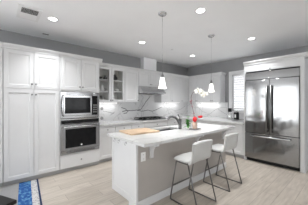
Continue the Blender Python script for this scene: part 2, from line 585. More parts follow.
# wall oven
ov = thing('wall_oven', 'stainless wall oven with a black glass door below the microwave', 'oven', (OX, FT, 0.38))
H = 0.718
MB().box(aw0, 0.0, 0.0, aw1, 0.55, H).build('body', 'blackm', ov)
b = MB()
b.box(aw0 - 0.012, -0.022, H - 0.105, aw1 + 0.012, -0.001, H, bev=0.003)
cpo = b.build('control_panel', 'steel', ov)
MB().box(aw0 + 0.0, -0.0245, H - 0.096, aw1 - 0.0, -0.0221, H - 0.02, bev=0.0008).build('display_glass', 'black', cpo)
d = MB()
d.box(aw0 - 0.012, -0.046, 0.075, aw1 + 0.012, -0.002, H - 0.112, bev=0.004)
do = d.build('door', 'steel', ov)
MB().box(aw0 + 0.075, -0.0495, 0.125, aw1 - 0.075, -0.0461, H - 0.205, bev=0.001).build('door_glass', 'black', do)
h = MB()
hz = H - 0.158
h.cyl((aw0 + 0.03, -0.105, hz), (aw1 - 0.03, -0.105, hz), 0.016, n=14)
for xx in (aw0 + 0.07, aw1 - 0.07):
    h.cyl((xx, -0.046, hz), (xx, -0.105, hz), 0.012, n=10)
h.build('handle', 'chrome', do)
MB().cyl((OW / 2, -0.0494, 0.165), (OW / 2, -0.0512, 0.165), 0.017, n=18).build('badge', 'plate', do)
b = MB()
b.box(aw0 - 0.012, -0.03, 0.0, aw1 + 0.012, -0.001, 0.07, bev=0.003)
for i in range(3):
    b.box(aw0 + 0.1, -0.0315, 0.016 + i * 0.016, aw1 - 0.1, -0.0299, 0.022 + i * 0.016, 1)
b.build('vent_trim', ['steel', 'blackm'], ov)

# ---- upper cabinets on the range wall (front plane y = 4.27, doors to 4.249)
FU = 4.27
UD = WA - FU - 0.004
UZ0, UZ1 = 1.445, 2.362
def upper(label, x0, x1, doors, knobs, z0=UZ0, loc=None, rz=0, cr=dict(), depth=UD):
    u = thing('wall_cabinet', label, 'cabinet', loc or (x0, FU, 0), rz)
    w_ = x1 - x0
    MB().box(0, 0, z0, w_, depth, 2.40).build('carcass', 'white', u)
    for (a, b_), k in zip(doors, knobs):
        d = shaker('door', u, a, z0 + 0.004, b_, UZ1)
        if k is not None: knob(d, k, z0 + 0.055)
    crown(u, 0, w_, UZ1, depth, **cr)
    return u

# glass-front cabinet
GX0, GX1 = 1.803, 2.63
u = thing('glass_front_cabinet', 'white wall cabinet with two glass doors showing dishes', 'cabinet', (GX0, FU, 0))
w_ = GX1 - GX0
b = MB(); t = 0.018
b.box(0, 0, UZ0, t, UD, 2.40); b.box(w_ - t, 0, UZ0, w_, UD, 2.40)
b.box(t, 0, UZ0, w_ - t, UD, UZ0 + t); b.box(t, 0, 2.37, w_ - t, UD, 2.40)
b.build('carcass', 'white', u)
b = MB()
b.box(t + .001, UD - 0.02, UZ0 + t, w_ - t - .001, UD - 0.004, 2.37)
b.box(t, 0.02, UZ0 + t, t + 0.002, UD - 0.02, 2.37)
b.box(w_ - t - 0.002, 0.02, UZ0 + t, w_ - t, UD - 0.02, 2.37)
b.build('interior_lining', 'cabin', u)
SH = (1.745, 2.045)
for z in SH:
    MB().box(t + .003, 0.03, z - 0.022, w_ - t - .003, UD - 0.021, z, bev=0.002).build('shelf', 'white', u)
MB().box(w_ / 2 - 0.014, 0.0005, UZ0 + t, w_ / 2 + 0.014, 0.018, 2.37).build('centre_stile', 'white', u)
d = shaker('door', u, 0.003, UZ0 + 0.004, w_ / 2, UZ1, glass=True); knob(d, w_ / 2 - 0.03, UZ0 + 0.055)
d = shaker('door', u, w_ / 2, UZ0 + 0.004, w_ - 0.005, UZ1, glass=True); knob(d, w_ / 2 + 0.03, UZ0 + 0.055)
crown(u, 0.0, w_, UZ1, UD)

upper('white single-door wall cabinet between the glass-front cabinet and the range hood', GX1, 3.105, [(0.004, 0.471)], [0.44])
HZ = 1.94
upper('short white wall cabinet directly above the range hood', 3.105, 4.03, [(0.004, 0.4625), (0.4625, 0.921)], [0.435, 0.49], z0=HZ)
FB = 5.52   # front of the uppers on the window wall
upper('white wall cabinet right of the range hood, running into the corner', 4.03, FB, [(0.004, 0.53), (0.53, 1.06)], [0.50, 1.03])
BD = WB - FB - 0.004
upper('white four-door wall cabinet between the corner and the shuttered window', 0, FU - 2.975, [(0.03, 0.365), (0.365, 0.68), (0.68, 0.985), (0.985, FU - 2.978)],
      [0.335, 0.395, 0.955, 1.015], loc=(FB, FU, 0), rz=-90, cr=dict(right=True), depth=BD)

# under-cabinet light bars
def light_bar(label, x0, y0, x1, y1, power):
    L = max(x1 - x0, y1 - y0)
    cx, cy = (x0 + x1) / 2, (y0 + y1) / 2
    o = thing('under_cabinet_light', label, 'light', (cx, cy, UZ0), 0, 'under-cabinet lights')
    hx, hy = (x1 - x0) / 2, (y1 - y0) / 2
    MB().box(-hx, -hy, -0.018, hx, hy, -0.001).build('housing', 'white', o)
    MB().box(-hx + 0.006, -hy + 0.006, -0.021, hx - 0.006, hy - 0.006, -0.0182).build('diffuser', 'under', o)
    a = area('under_cabinet_lamp', (cx, cy, UZ0 - 0.03), (0, 0, 0), 2 * hx, 2 * hy, power)
    return o
light_bar('light bar under the glass-front wall cabinet', 1.85, 4.46, 2.5, 4.50, 0.5)
light_bar('light bar under the wall cabinet right of the range hood', 4.25, 4.46, 5.2, 4.50, 0.6)
light_bar('light bar under the wall cabinet left of the window', 5.70, 3.15, 5.74, 4.1, 0.6)

# ---- dishes in the glass cabinet
def lathe_obj(name, label, cat, x, y, z, prof, m, n=18, group=None, handle=None):
    if handle:
        o = thing(name, label, cat, (x, y, z), handle[3], group)
        MB().lathe(prof, n=n).build('bowl' if cat == 'cup' else 'body', m, o)
        r, z0, z1, _ = handle
        MB().tube([(r - 0.006, 0, z1), (r + 0.018, 0, z1 - 0.004), (r + 0.026, 0, (z0 + z1) / 2), (r + 0.018, 0, z0 + 0.004), (r - 0.006, 0, z0)], 0.005, 8).build('handle', m, o)
        return o
    o = MB().lathe(prof, n=n).build(name, m)
    o.location = (x, y, z)
    return tag(o, label, cat, group)
MUG = [(0, 0.002), (0.034, 0.0), (0.040, 0.006), (0.041, 0.088), (0.036, 0.088), (0.035, 0.012), (0, 0.01)]
BOWL = [(0, 0.001), (0.03, 0.0), (0.034, 0.008), (0.062, 0.04), (0.072, 0.065), (0.068, 0.066), (0.056, 0.04), (0.03, 0.014), (0, 0.012)]
PITCH = [(0, 0.001), (0.045, 0.0), (0.058, 0.03), (0.062, 0.07), (0.045, 0.12), (0.03, 0.15), (0.036, 0.175), (0.031, 0.175), (0.024, 0.15), (0, 0.14)]
VASE = [(0, 0.001), (0.035, 0.0), (0.05, 0.02), (0.056, 0.05), (0.03, 0.08), (0.022, 0.10), (0.028, 0.11), (0, 0.108)]
s3, s2, s1 = 2.046, 1.746, UZ0 + t + 0.001
gy = 4.44
ob = 'kitchenware in the glass-front cabinet'
lathe_obj('bowl', 'dark low bowl on the top shelf behind the left glass door', 'bowl', 1.965, gy, s3, [(r * 1.2, z * 1.0) for r, z in BOWL], 'dark_ware')
lathe_obj('vase', 'small dark vase beside the dark bowl on the top shelf', 'vase', 2.125, gy - 0.02, s3, VASE, 'dark_ware')
# teapot
tp = thing('teapot', 'dark pointed-lid teapot on the top shelf behind the right glass door', 'teapot', (2.42, gy, s3), 200)
MB().lathe([(0, 0.001), (0.05, 0), (0.075, 0.03), (0.08, 0.06), (0.065, 0.10), (0.04, 0.12), (0, 0.121)]).build('body', 'dark_ware', tp)
MB().lathe([(0.042, 0.12), (0.036, 0.14), (0.018, 0.165), (0.008, 0.172), (0.012, 0.185), (0, 0.195)]).build('lid', 'dark_ware', tp)
MB().tube([(0.07, 0, 0.04), (0.10, 0, 0.06), (0.115, 0, 0.10)], [0.015, 0.011, 0.008], 8).build('spout', 'dark_ware', tp)
MB().tube([(-0.07, 0, 0.095), (-0.10, 0, 0.09), (-0.105, 0, 0.055), (-0.074, 0, 0.035)], 0.007, 8).build('handle', 'dark_ware', tp)
lathe_obj('bottle', 'small dark bottle standing left of the teapot', 'bottle', 2.275, gy + 0.02, s3, [(0, 0.001), (0.028, 0), (0.03, 0.06), (0.012, 0.085), (0.012, 0.12), (0, 0.121)], 'dark_ware')
lathe_obj('mug', 'white mug leftmost on the middle shelf behind the left glass door', 'cup', 1.95, gy, s2, MUG, 'porc', handle=(0.041, 0.02, 0.07, 200))
lathe_obj('mug', 'grey mug right of the squat pitcher on the middle shelf', 'cup', 2.135, gy + 0.05, s2, MUG, 'grey_ware', handle=(0.041, 0.02, 0.07, -60))
lathe_obj('pitcher', 'squat white pitcher between two mugs on the middle shelf', 'pitcher', 2.045, gy - 0.02, s2, [(r * 0.85, z * 0.8) for r, z in PITCH], 'porc', handle=(0.05, 0.03, 0.11, -30))
lathe_obj('mug', 'white mug on the middle shelf behind the right door, left of the white bowl', 'cup', 2.34, gy, s2, MUG, 'porc', handle=(0.041, 0.02, 0.07, 210))
lathe_obj('bowl', 'white bowl rightmost on the middle shelf of the glass cabinet', 'bowl', 2.48, gy, s2, BOWL, 'porc')
lathe_obj('mug', 'grey mug leftmost on the cabinet floor behind the left glass door', 'cup', 1.97, gy, s1, MUG, 'grey_ware', handle=(0.041, 0.02, 0.07, 150))
lathe_obj('tumbler', 'clear glass tumbler on the cabinet floor behind the left door', 'glass', 2.09, gy, s1, [(0, 0.002), (0.03, 0), (0.036, 0.12), (0.034, 0.12), (0.028, 0.008), (0, 0.008)], 'tumbler')
lathe_obj('jar', 'tall grey jar at the back of the left cabinet floor', 'jar', 2.04, gy + 0.07, s1, [(0, 0.001), (0.04, 0), (0.045, 0.11), (0.03, 0.14), (0.03, 0.16), (0, 0.162)], 'grey_ware')
lathe_obj('mug', 'bright white cup alone on the cabinet floor behind the right door', 'cup', 2.37, gy - 0.03, s1, MUG, 'porc', handle=(0.041, 0.02, 0.07, 60))

# ---- base cabinets
FBASE = 3.985
BDEP = WA - FBASE - 0.004
def base(label, w_, fronts, loc, rz=0, depth=BDEP):
    u = thing('base_cabinet', label, 'cabinet', loc, rz)
    MB().box(0, 0, 0.09, w_, depth, 0.878).build('carcass', 'white', u)
    MB().box(0, 0.06, 0, w_, depth, 0.09).build('toe_kick', 'toe', u)
    for kind, x0, z0, x1, z1, kx, kz in fronts:
        d = slab('drawer', u, x0, z0, x1, z1) if kind == 'drawer' else shaker('door', u, x0, z0, x1, z1)
        knob(d, kx, kz)
    return u
def dd(w_, kside):
    return [('drawer', 0.005, 0.715, w_ - 0.005, 0.848, w_ / 2, 0.78), ('door', 0.005, 0.095, w_ - 0.005, 0.705, 0.035 if kside == 0 else w_ - 0.035, 0.64)]
base('white base cabinet against the oven tower', 0.43, dd(0.43, 1), (1.75, FBASE, 0))
base('white base cabinet second from the oven tower, behind the island end', 0.48, dd(0.48, 0), (2.18, FBASE, 0))
base('white base cabinet just left of the cooktop', 0.45, dd(0.45, 1), (2.66, FBASE, 0))
w9 = 0.92
base('white drawer base cabinet below the black cooktop', w9, [('drawer', 0.005, z0, w9 - 0.005, z1, w9 / 2, (z0 + z1) / 2) for z0, z1 in ((0.095, 0.40), (0.405, 0.70), (0.715, 0.848))], (3.11, FBASE, 0))
base('white base cabinet right of the cooktop, running into the corner', 0.65, dd(0.65, 0), (4.03, FBASE, 0))
FBB = 4.69
BD2 = WB - FBB - 0.004
base('white base cabinet on the window wall, nearest the room corner', 1.03, dd(0.52, 1) + [(k, x0 + 0.51, z0, x1 + 0.50, z1, kx + 0.5, kz) for k, x0, z0, x1, z1, kx, kz in dd(0.52, 0)], (FBB, 3.96, 0), -90, BD2)
base('white base cabinet on the window wall, against the fridge surround', 1.03, dd(0.52, 1) + [(k, x0 + 0.51, z0, x1 + 0.50, z1, kx + 0.5, kz) for k, x0, z0, x1, z1, kx, kz in dd(0.52, 0)], (FBB, 2.93, 0), -90, BD2)

# L-shaped worktop
b = MB()
b.prism([(1.755, 3.945, 0.88), (4.645, 3.945, 0.88), (4.645, 1.895, 0.88), (5.845, 1.895, 0.88), (5.845, WA - 0.004, 0.88), (1.755, WA - 0.004, 0.88)], (0, 0, 0.04))
tag(b.build('worktop', 'quartz'), 'white stone L-shaped worktop running along both walls', 'worktop')

# backsplashes with their dark veins
sp = MB()
sp.box(1.75, WA - 0.022, 0.921, 3.105, WA - 0.004, UZ0 - 0.001)
sp.box(3.105, WA - 0.022, 0.921, 4.03, WA - 0.004, 1.705)
sp.box(4.03, WA - 0.022, 0.921, WB - 0.024, WA - 0.004, UZ0 - 0.001)
ysp = WA - 0.022
def vA(pts, w_, mi=1):
    pp = []
    for i in range(len(pts) - 1):
        for k in range(5):
            f = k / 5
            x = pts[i][0] * (1 - f) + pts[i + 1][0] * f; z = pts[i][1] * (1 - f) + pts[i + 1][1] * f
            pp.append((x + (random.uniform(-.008, .008) if k else 0), ysp, z + (random.uniform(-.008, .008) if k else 0)))
    pp.append((pts[-1][0], ysp, pts[-1][1]))
    sp.ribbon(pp, (0, -1, 0), w_, 0.0006, mi)
vA([(3.82, 1.645), (3.80, 1.62), (3.62, 1.42), (3.45, 1.22), (3.28, 1.20)], 0.019)
vA([(3.28, 1.20), (3.10, 1.185), (2.92, 1.20), (2.75, 1.17)], 0.02)
vA([(2.92, 1.20), (2.84, 1.26), (2.72, 1.29)], 0.018)
vA([(2.98, 1.19), (2.90, 1.12), (2.80, 1.10)], 0.018)
vA([(3.28, 1.20), (3.5, 1.16), (3.75, 1.19), (3.95, 1.14), (4.2, 1.22), (4.4, 1.28)], 0.016)
vA([(3.9, 1.15), (4.0, 1.06), (4.2, 1.0)], 0.008, 2)
vA([(2.15, 1.20), (2.30, 1.17), (2.48, 1.12)], 0.014, 2)
vA([(4.6, 1.12), (4.85, 1.20), (5.05, 1.13), (5.4, 1.17), (5.7, 1.30)], 0.009, 2)
vA([(5.05, 1.13), (5.2, 1.05), (5.5, 1.0)], 0.008, 2)
tag(sp.build('backsplash', ['splash', 'vein', 'veinl']), 'white marble backsplash with dark veins behind the cooktop', 'backsplash')
sp = MB()
xs = WB - 0.022
sp.box(xs, 2.88, 0.921, WB - 0.004, WA - 0.005, UZ0 - 0.001)
sp.box(xs, 1.895, 0.921, WB - 0.004, 2.88, WZ0 - 0.055)
def vB(pts, w_, mi=1):
    sp.ribbon([(xs, y, z) for y, z in pts], (-1, 0, 0), w_, 0.0006, mi)
vB([(4.4, 1.30), (4.2, 1.22), (4.05, 1.25), (3.9, 1.10), (3.7, 1.06)], 0.009)
vB([(3.75, 1.0), (3.55, 1.02), (3.4, 1.14), (3.25, 1.22), (3.1, 1.12), (2.9, 1.03)], 0.010)
vB([(3.25, 1.22), (3.1, 1.27), (2.9, 1.26)], 0.008)
vB([(4.5, 1.05), (4.3, 0.98)], 0.008)
tag(sp.build('backsplash', ['splash', 'veinl']), 'white marble backsplash on the window wall', 'backsplash')

# round grey plates on the backsplash beside the ovens
for z, lab in ((1.275, 'round grey plate on the backsplash, upper of two beside the ovens'), (1.01, 'round grey plate low on the backsplash beside the ovens')):
    o = MB()
    o.tube([(0, 0, 0), (0, -0.012, 0), (0, -0.016, 0)], [0.042, 0.042, 0.036], n=24)
    o.tube([(0, -0.016, 0), (0, -0.02, 0)], [0.018, 0.016], n=16)
    o = o.build('wall_plate', 'greydisc'); o.location = (2.11, ysp - 0.0005, z)
    tag(o, lab, 'wall plate', 'round plates on the backsplash')

# ---- range hood
hd = thing('range_hood', 'stainless range hood above the cooktop', 'range hood', (3.11, 0, 0))
hw = 0.915
b = MB()
y0, y1 = 4.235, WA - 0.026
b.prism([(0, y1, 1.935), (0, y0 - 0.0, 1.935), (0, 4.03, 1.745), (0, 4.03, 1.71), (0, y1, 1.71)], (hw, 0, 0))
b.build('canopy', 'chrome', hd)
b = MB()
b.box(0.05, 4.08, 1.703, hw / 2 - 0.01, y1 - 0.05, 1.7095); b.box(hw / 2 + 0.01, 4.08, 1.703, hw - 0.05, y1 - 0.05, 1.7095)
b.build('grease_filter', 'nickel', hd)
for xx in (0.2, hw - 0.2):
    MB().cyl((xx, 4.06, 1.704), (xx, 4.06, 1.7099), 0.02, n=14).build('hood_lamp', 'plate', hd)
b = MB()
for i in range(4):
    b.cyl((hw / 2 - 0.09 + i * 0.06, 4.03, 1.727), (hw / 2 - 0.09 + i * 0.06, 4.022, 1.727), 0.009, n=10)
b.build('button_row', 'blackm', hd)

# ---- cooktop
ck = thing('cooktop', 'black gas cooktop with iron grates set in the worktop', 'cooktop', (3.115, 4.03, 0.9205))
cwid, cdep = 0.91, 0.50
MB().box(0, 0, 0, cwid, cdep, 0.012, bev=0.004).build('plate', 'blackm', ck)
for i in range(3):
    x0 = 0.02 + i * 0.292; x1 = x0 + 0.286
    g = MB(); zt = 0.050; r = 0.007
    for a, c, d, e in ((x0, .03, x1, .03), (x0, .47, x1, .47), (x0, .03, x0, .47), (x1, .03, x1, .47), (x0, .25, x1, .25), ((x0 + x1) / 2, .03, (x0 + x1) / 2, .47)):
        g.cyl((a, c, zt), (d, e, zt), r, n=8)
    for a in (x0, x1):
        for c in (.03, .25, .47):
            g.cyl((a, c, 0.011), (a, c, zt), r, n=8)
    g.build('grate', 'iron', ck)
    for yy in ((0.14, 0.36) if i != 1 else (0.25,)):
        MB().lathe([(0.045, 0.012), (0.045, 0.02), (0.032, 0.024), (0.032, 0.034), (0, 0.036)], ((x0 + x1) / 2, yy, 0), 16).build('burner', 'iron', ck)
for i in range(5):
    MB().cyl((0.20 + i * 0.128, -0.0 + 0.02, 0.011), (0.20 + i * 0.128, 0.02, 0.035), 0.016, 0.014, n=12).build('dial', 'nickel', ck)

# ---- refrigerator and its surround
FX = 4.675
sr = thing('refrigerator_surround', 'white cabinet surround framing the refrigerator', 'cabinet', (FX, 1.885, 0), -90)
SW = 1.885 - 0.70
sd = WB - FX - 0.004
MB().box(0, 0, 0, 0.036, sd, 2.40).build('side_panel', 'white', sr)
MB().box(SW - 0.07, 0, 0, SW, sd, 2.40).build('side_panel', 'white', sr)
b = MB()
b.box(0.036, 0.0, 2.205, SW - 0.07, 0.02, 2.40)
b.box(0.036, 0.02, 2.20, SW - 0.07, sd, 2.22)
b.build('header_panel', 'white', sr)
MB().cyl((SW / 2 - 0.02, -0.0005, 2.225), (SW / 2 - 0.02, -0.012, 2.225), 0.014, n=14).build('round_badge', 'nickel', sr)
crown(sr, 0, SW, 2.37, sd, right=True)
MB().box(SW, -0.012, 0, SW + 0.012, sd, 0.10, bev=0.003).build('skirting', 'white', sr)

FW0, FW1 = 0.040, SW - 0.075
fr = thing('refrigerator', 'stainless french-door refrigerator with a bottom freezer drawer', 'refrigerator', (FX, 1.885, 0), -90)
MB().box(FW0, 0.02, 0.08, FW1, 0.62, 2.195).build('body', 'blackm', fr)
MB().box(FW0 + 0.01, 0.05, 0, FW1 - 0.01, 0.6, 0.08).build('toe_grille', 'blackm', fr)
b = MB()
b.box(FW0 + 0.002, -0.03, 2.00, FW1 - 0.002, 0.018, 2.165, bev=0.004)
b.box(FW0 + 0.002, -0.034, 1.985, FW1 - 0.002, 0.018, 2.003, bev=0.003)
tg = b.build('top_grille', 'fsteel', fr)
mid = (FW0 + FW1) / 2
for i, (a, c) in enumerate(((FW0 + 0.002, mid - 0.003), (mid + 0.003, FW1 - 0.002))):
    d = MB().box(a, -0.045, 0.715, c, 0.018, 1.975, bev=0.006).build('door', 'fsteel', fr)
    hx = mid - 0.045 if i == 0 else mid + 0.045
    h = MB()
    h.cyl((hx, -0.105, 0.76), (hx, -0.105, 1.83), 0.017, n=14)
    for z in (0.82, 1.77):
        h.cyl((hx, -0.044, z), (hx, -0.105, z), 0.012, n=10)
    h.build('handle', 'nickel', d)
d = MB().box(FW0 + 0.002, -0.045, 0.09, FW1 - 0.002, 0.018, 0.705, bev=0.006).build('freezer_drawer', 'fsteel', fr)
h = MB()
h.cyl((FW0 + 0.14, -0.105, 0.645), (FW1 - 0.14, -0.105, 0.645), 0.017, n=14)
for xx in (FW0 + 0.22, FW1 - 0.22):
    h.cyl((xx, -0.044, 0.645), (xx, -0.105, 0.645), 0.012, n=10)
h.build('handle', 'chrome', d)

# ---- island
IX0, IX1 = 1.365, 3.80
IY0, IY1 = 1.93, 2.70
isl = thing('kitchen_island', 'kitchen island with white end panel and grey seating side', 'kitchen island', (0, 0, 0))
b = MB()
b.box(IX0 + 0.08, IY0 + 0.02, 0.0, IX1 - 0.02, IY1 - 0.02, 0.66)
# rim that leaves room for the sink bowl
b.box(IX0 + 0.08, IY0 + 0.02, 0.66, IX1 - 0.02, 2.28, 0.879)
b.box(IX0 + 0.08, 2.675, 0.66, IX1 - 0.02, IY1 - 0.005, 0.879)
b.box(IX0 + 0.08, 2.28, 0.66, 2.08, 2.675, 0.879)
b.box(2.78, 2.28, 0.66, IX1 - 0.02, 2.675, 0.879)
b.build('carcass', 'white', isl)
MB().box(IX0 + 0.035, IY0, 0.0, IX1, IY0 + 0.019, 0.879).build('seating_side_panel', 'grey_panel', isl)
# white corner post, with cap and plinth
p = MB()
p.box(IX0, IY0 - 0.004, 0.0, IX0 + 0.034, IY0 + 0.16, 0.879, bev=0.002)
p.box(IX0 - 0.008, IY0 - 0.010, 0, IX0 + 0.034, IY0 + 0.166, 0.13, bev=0.003)
p.build('corner_post', 'white', isl)
e = MB()
e.box(IX0 + 0.062, IY0 + 0.166, 0.0, IX0 + 0.079, IY1, 0.879)
e.box(IX0 + 0.055, IY1 - 0.05, 0.0, IX0 + 0.062, IY1, 0.879)
e.box(IX0 + 0.057, IY0 + 0.166, 0.0, IX0 + 0.062, IY1 - 0.05, 0.10)
e.build('end_panel', 'white', isl)
e = MB()
e.box(IX0 + 0.035, IY0 - 0.016, 0.0, IX1 + 0.016, IY0 - 0.0005, 0.11, bev=0.003)
e.build('skirting', 'white', isl)
for xx in (1.62, 2.70, 3.66):
    c = MB()
    prof = [(IY0 - 0.001, 0.878), (IY0 - 0.155, 0.878), (IY0 - 0.155, 0.845)]
    for k in range(7):
        a = math.radians(90 * k / 6)
        prof.append((IY0 - 0.145 + 0.105 * math.sin(a), 0.725 + 0.115 * math.cos(a)))
    prof += [(IY0 - 0.035, 0.66), (IY0 - 0.001, 0.65)]
    c.prism([(xx - 0.024, y, z) for y, z in prof], (0.048, 0, 0))
    c.build('corbel', 'white', isl)
# worktop of the island with the sink cut-out
SX0, SX1, SY0, SY1 = 2.10, 2.76, 2.32, 2.66
b = MB()
tx0, tx1, ty0, ty1 = 1.357, 3.86, 1.735, 2.735
for (a, c, d, f) in ((tx0, ty0, tx1, SY0), (tx0, SY1, tx1, ty1), (tx0, SY0, SX0, SY1), (SX1, SY0, tx1, SY1)):
    b.box(a, c, 0.88, d, f, 0.92)
bmesh.ops.remove_doubles(b.bm, verts=b.bm.verts, dist=0.0005)
it = b.build('island_worktop', 'quartz')
tag(it, 'white veined stone worktop of the island', 'worktop')
sk = MB()
q = 0.012
sk.box(SX0 - q, SY0 - q, 0.70, SX1 + q, SY1 + q, 0.71)
sk.box(SX0 - q, SY0 - q, 0.71, SX0 - 0.001, SY1 + q, 0.879); sk.box(SX1 + 0.001, SY0 - q, 0.71, SX1 + q, SY1 + q, 0.879)
sk.box(SX0, SY0 - q, 0.71, SX1, SY0 - 0.001, 0.879); sk.box(SX0, SY1 + 0.001, 0.71, SX1, SY1 + q, 0.879)
so = thing('sink', 'steel undermount sink in the island worktop', 'sink', (0, 0, 0))
sk.build('basin', 'steel_sink', so)
MB().lathe([(0.045, 0.7105), (0.045, 0.714), (0.03, 0.7145), (0, 0.712)], ((SX0 + SX1) / 2, (SY0 + SY1) / 2, 0), 18).build('drain', 'nickel', so)

# faucet
fa = thing('faucet', 'brushed steel pull-out kitchen faucet on the island beside the sink', 'faucet', (2.672, 2.285, 0.9205), 150)
MB().lathe([(0, 0), (0.034, 0), (0.036, 0.008), (0.032, 0.02), (0.031, 0.10), (0.029, 0.19), (0.018, 0.205), (0, 0.207)]).build('body', 'fsteel2', fa)
spo = MB().tube([(0.012, 0, 0.10), (0.05, 0, 0.175), (0.10, 0, 0.225), (0.155, 0, 0.245), (0.205, 0, 0.24), (0.235, 0, 0.215)],
                [0.024, 0.023, 0.022, 0.022, 0.023, 0.024], 14).build('spout', 'fsteel2', fa)
MB().cyl((0.235, 0, 0.217), (0.246, 0, 0.185), 0.022, 0.018, n=14).build('spray_head', 'nickel', spo)
MB().tube([(0, 0, 0.19), (0.008, 0, 0.225), (0.03, 0, 0.27), (0.045, 0, 0.29)], [0.018, 0.011, 0.009, 0.008], 10).build('lever', 'fsteel2', fa)

# cutting board
bd = MB()
bd.box(-0.285, -0.225, 0, 0.285, 0.225, 0.026, bev=0.006)
o = bd.build('cutting_board', 'board')
o.location = (1.86, 2.53, 0.9205); o.rotation_euler = (0, 0, math.radians(-6))
tag(o, 'pale wooden cutting board lying on the island worktop', 'cutting board')

# towel hooks under the worktop on the island end
for i, y in enumerate((2.60, 2.46, 2.26)):
    h = MB()
    h.box(-0.006, -0.010, -0.02, 0, 0.010, 0.026, bev=0.002)
    h.tube([(-0.004, 0, 0.012), (-0.022, 0, 0.008), (-0.032, 0, -0.012), (-0.03, 0, -0.03), (-0.018, 0, -0.036)], 0.005, 8)
    h.cyl((-0.004, 0, 0.02), (-0.02, 0, 0.026), 0.006, n=8)
    o = h.build('wall_hook', 'chrome')
    o.location = (IX0 + 0.0615, y, 0.84)
    tag(o, ('small metal hook on the island end, farthest from the corner post', 'small metal hook on the island end, middle of three', 'small metal hook on the island end, nearest the corner post')[i], 'hook', 'hooks on the island end')

# outlet on the seating side
ot = thing('power_outlet', 'white double power outlet on the grey island side', 'outlet', (1.485, IY0 - 0.0005, 0.695))
MB().box(-0.04, -0.007, -0.062, 0.04, 0, 0.062, bev=0.003).build('cover_plate', 'plate', ot)
for z in (-0.028, 0.028):
    b = MB().box(-0.018, -0.0095, z - 0.02, 0.018, -0.0071, z + 0.02, bev=0.001)
    for xx in (-0.007, 0.007):
        b.box(xx - 0.0015, -0.0102, z - 0.006, xx + 0.0015, -0.0094, z + 0.008, 1)
    b.build('socket', ['plate', 'blackm'], ot)

# ---- bar stools (local: sits facing +y)
def make_stool(label):
    st = thing('bar_stool', label, 'bar stool', (0, 0, 0), 0, 'white bar stools at the island')
    hw_ = 0.225
    # upholstered seat: gently dished slab
    def shell(name, path, thick, hw, bevel):
        b = MB()
        n = len(path); nx = 8
        def nrm(i):
            a = Vector(path[max(i - 1, 0)]); c = Vector(path[min(i + 1, n - 1)])
            d = (c - a).normalized(); return Vector((-d.y, d.x))
        top, bot = [], []
        for i, p in enumerate(path):
            nn = nrm(i); rt, rb = [], []
            for j in range(nx + 1):
                u_ = -1 + 2 * j / nx
                edge = (1 - abs(u_) ** 6)
                th = thick * (0.45 + 0.55 * edge)
                dish = bevel * (u_ * u_)
                base_ = Vector(p) + nn * dish
                a = base_ + nn * th / 2; c = base_ - nn * th / 2
                rt.append(b.bm.verts.new((u_ * hw, a.x, a.y))); rb.append(b.bm.verts.new((u_ * hw, c.x, c.y)))
            top.append(rt); bot.append(rb)
        fs = []
        for i in range(n - 1):
            for j in range(nx):
                fs.append(b.bm.faces.new((top[i][j], top[i][j + 1], top[i + 1][j + 1], top[i + 1][j])))
                fs.append(b.bm.faces.new((bot[i][j], bot[i + 1][j], bot[i + 1][j + 1], bot[i][j + 1])))
            fs.append(b.bm.faces.new((top[i][0], top[i + 1][0], bot[i + 1][0], bot[i][0])))
            fs.append(b.bm.faces.new((top[i][nx], bot[i][nx], bot[i + 1][nx], top[i + 1][nx])))
        for j in range(nx):
            fs.append(b.bm.faces.new((top[0][j], bot[0][j], bot[0][j + 1], top[0][j + 1])))
            fs.append(b.bm.faces.new((top[-1][j], top[-1][j + 1], bot[-1][j + 1], bot[-1][j])))
        b._m(fs, 0, True)
        return b.build(name, 'upholst', st)
    shell('seat', [(0.182, 0.618), (0.175, 0.632), (0.10, 0.634), (0.03, 0.630), (-0.04, 0.630), (-0.085, 0.638)], 0.05, hw_, 0.008)
    shell('backrest', [(-0.075, 0.622), (-0.105, 0.640), (-0.122, 0.68), (-0.130, 0.75), (-0.138, 0.82), (-0.146, 0.885), (-0.148, 0.895)], 0.05, hw_ + 0.005, 0.02)
    for s_ in (-1, 1):
        x = s_ * (hw_ - 0.004); r = 0.010
        pts = [(x, 0.255, r), (x, 0.135, 0.597), (x, -0.075, 0.597), (x, -0.235, r)]
        MB().tube(pts[:2], r, 8).tube(pts[1:3], r, 8).tube(pts[2:], r, 8).tube([pts[3], pts[0]], r, 8).build('sled_leg', 'legs', st)
    x = hw_ - 0.004
    MB().cyl((-x, 0.212, 0.22), (x, 0.212, 0.22), 0.011, n=8).build('footrest', 'legs', st)
    MB().cyl((-x, 0.10, 0.597), (x, 0.10, 0.597), 0.009, n=8).cyl((-x, -0.05, 0.597), (x, -0.05, 0.597), 0.009, n=8).build('seat_brace', 'legs', st)
    return st
s0 = make_stool('white upholstered bar stool nearer the outlet, on dark sled legs')
s0.location = (2.14, 1.575, 0)
dup(s0, (3.005, 1.575, 0), 'white upholstered bar stool farther along the island, nearer the refrigerator')

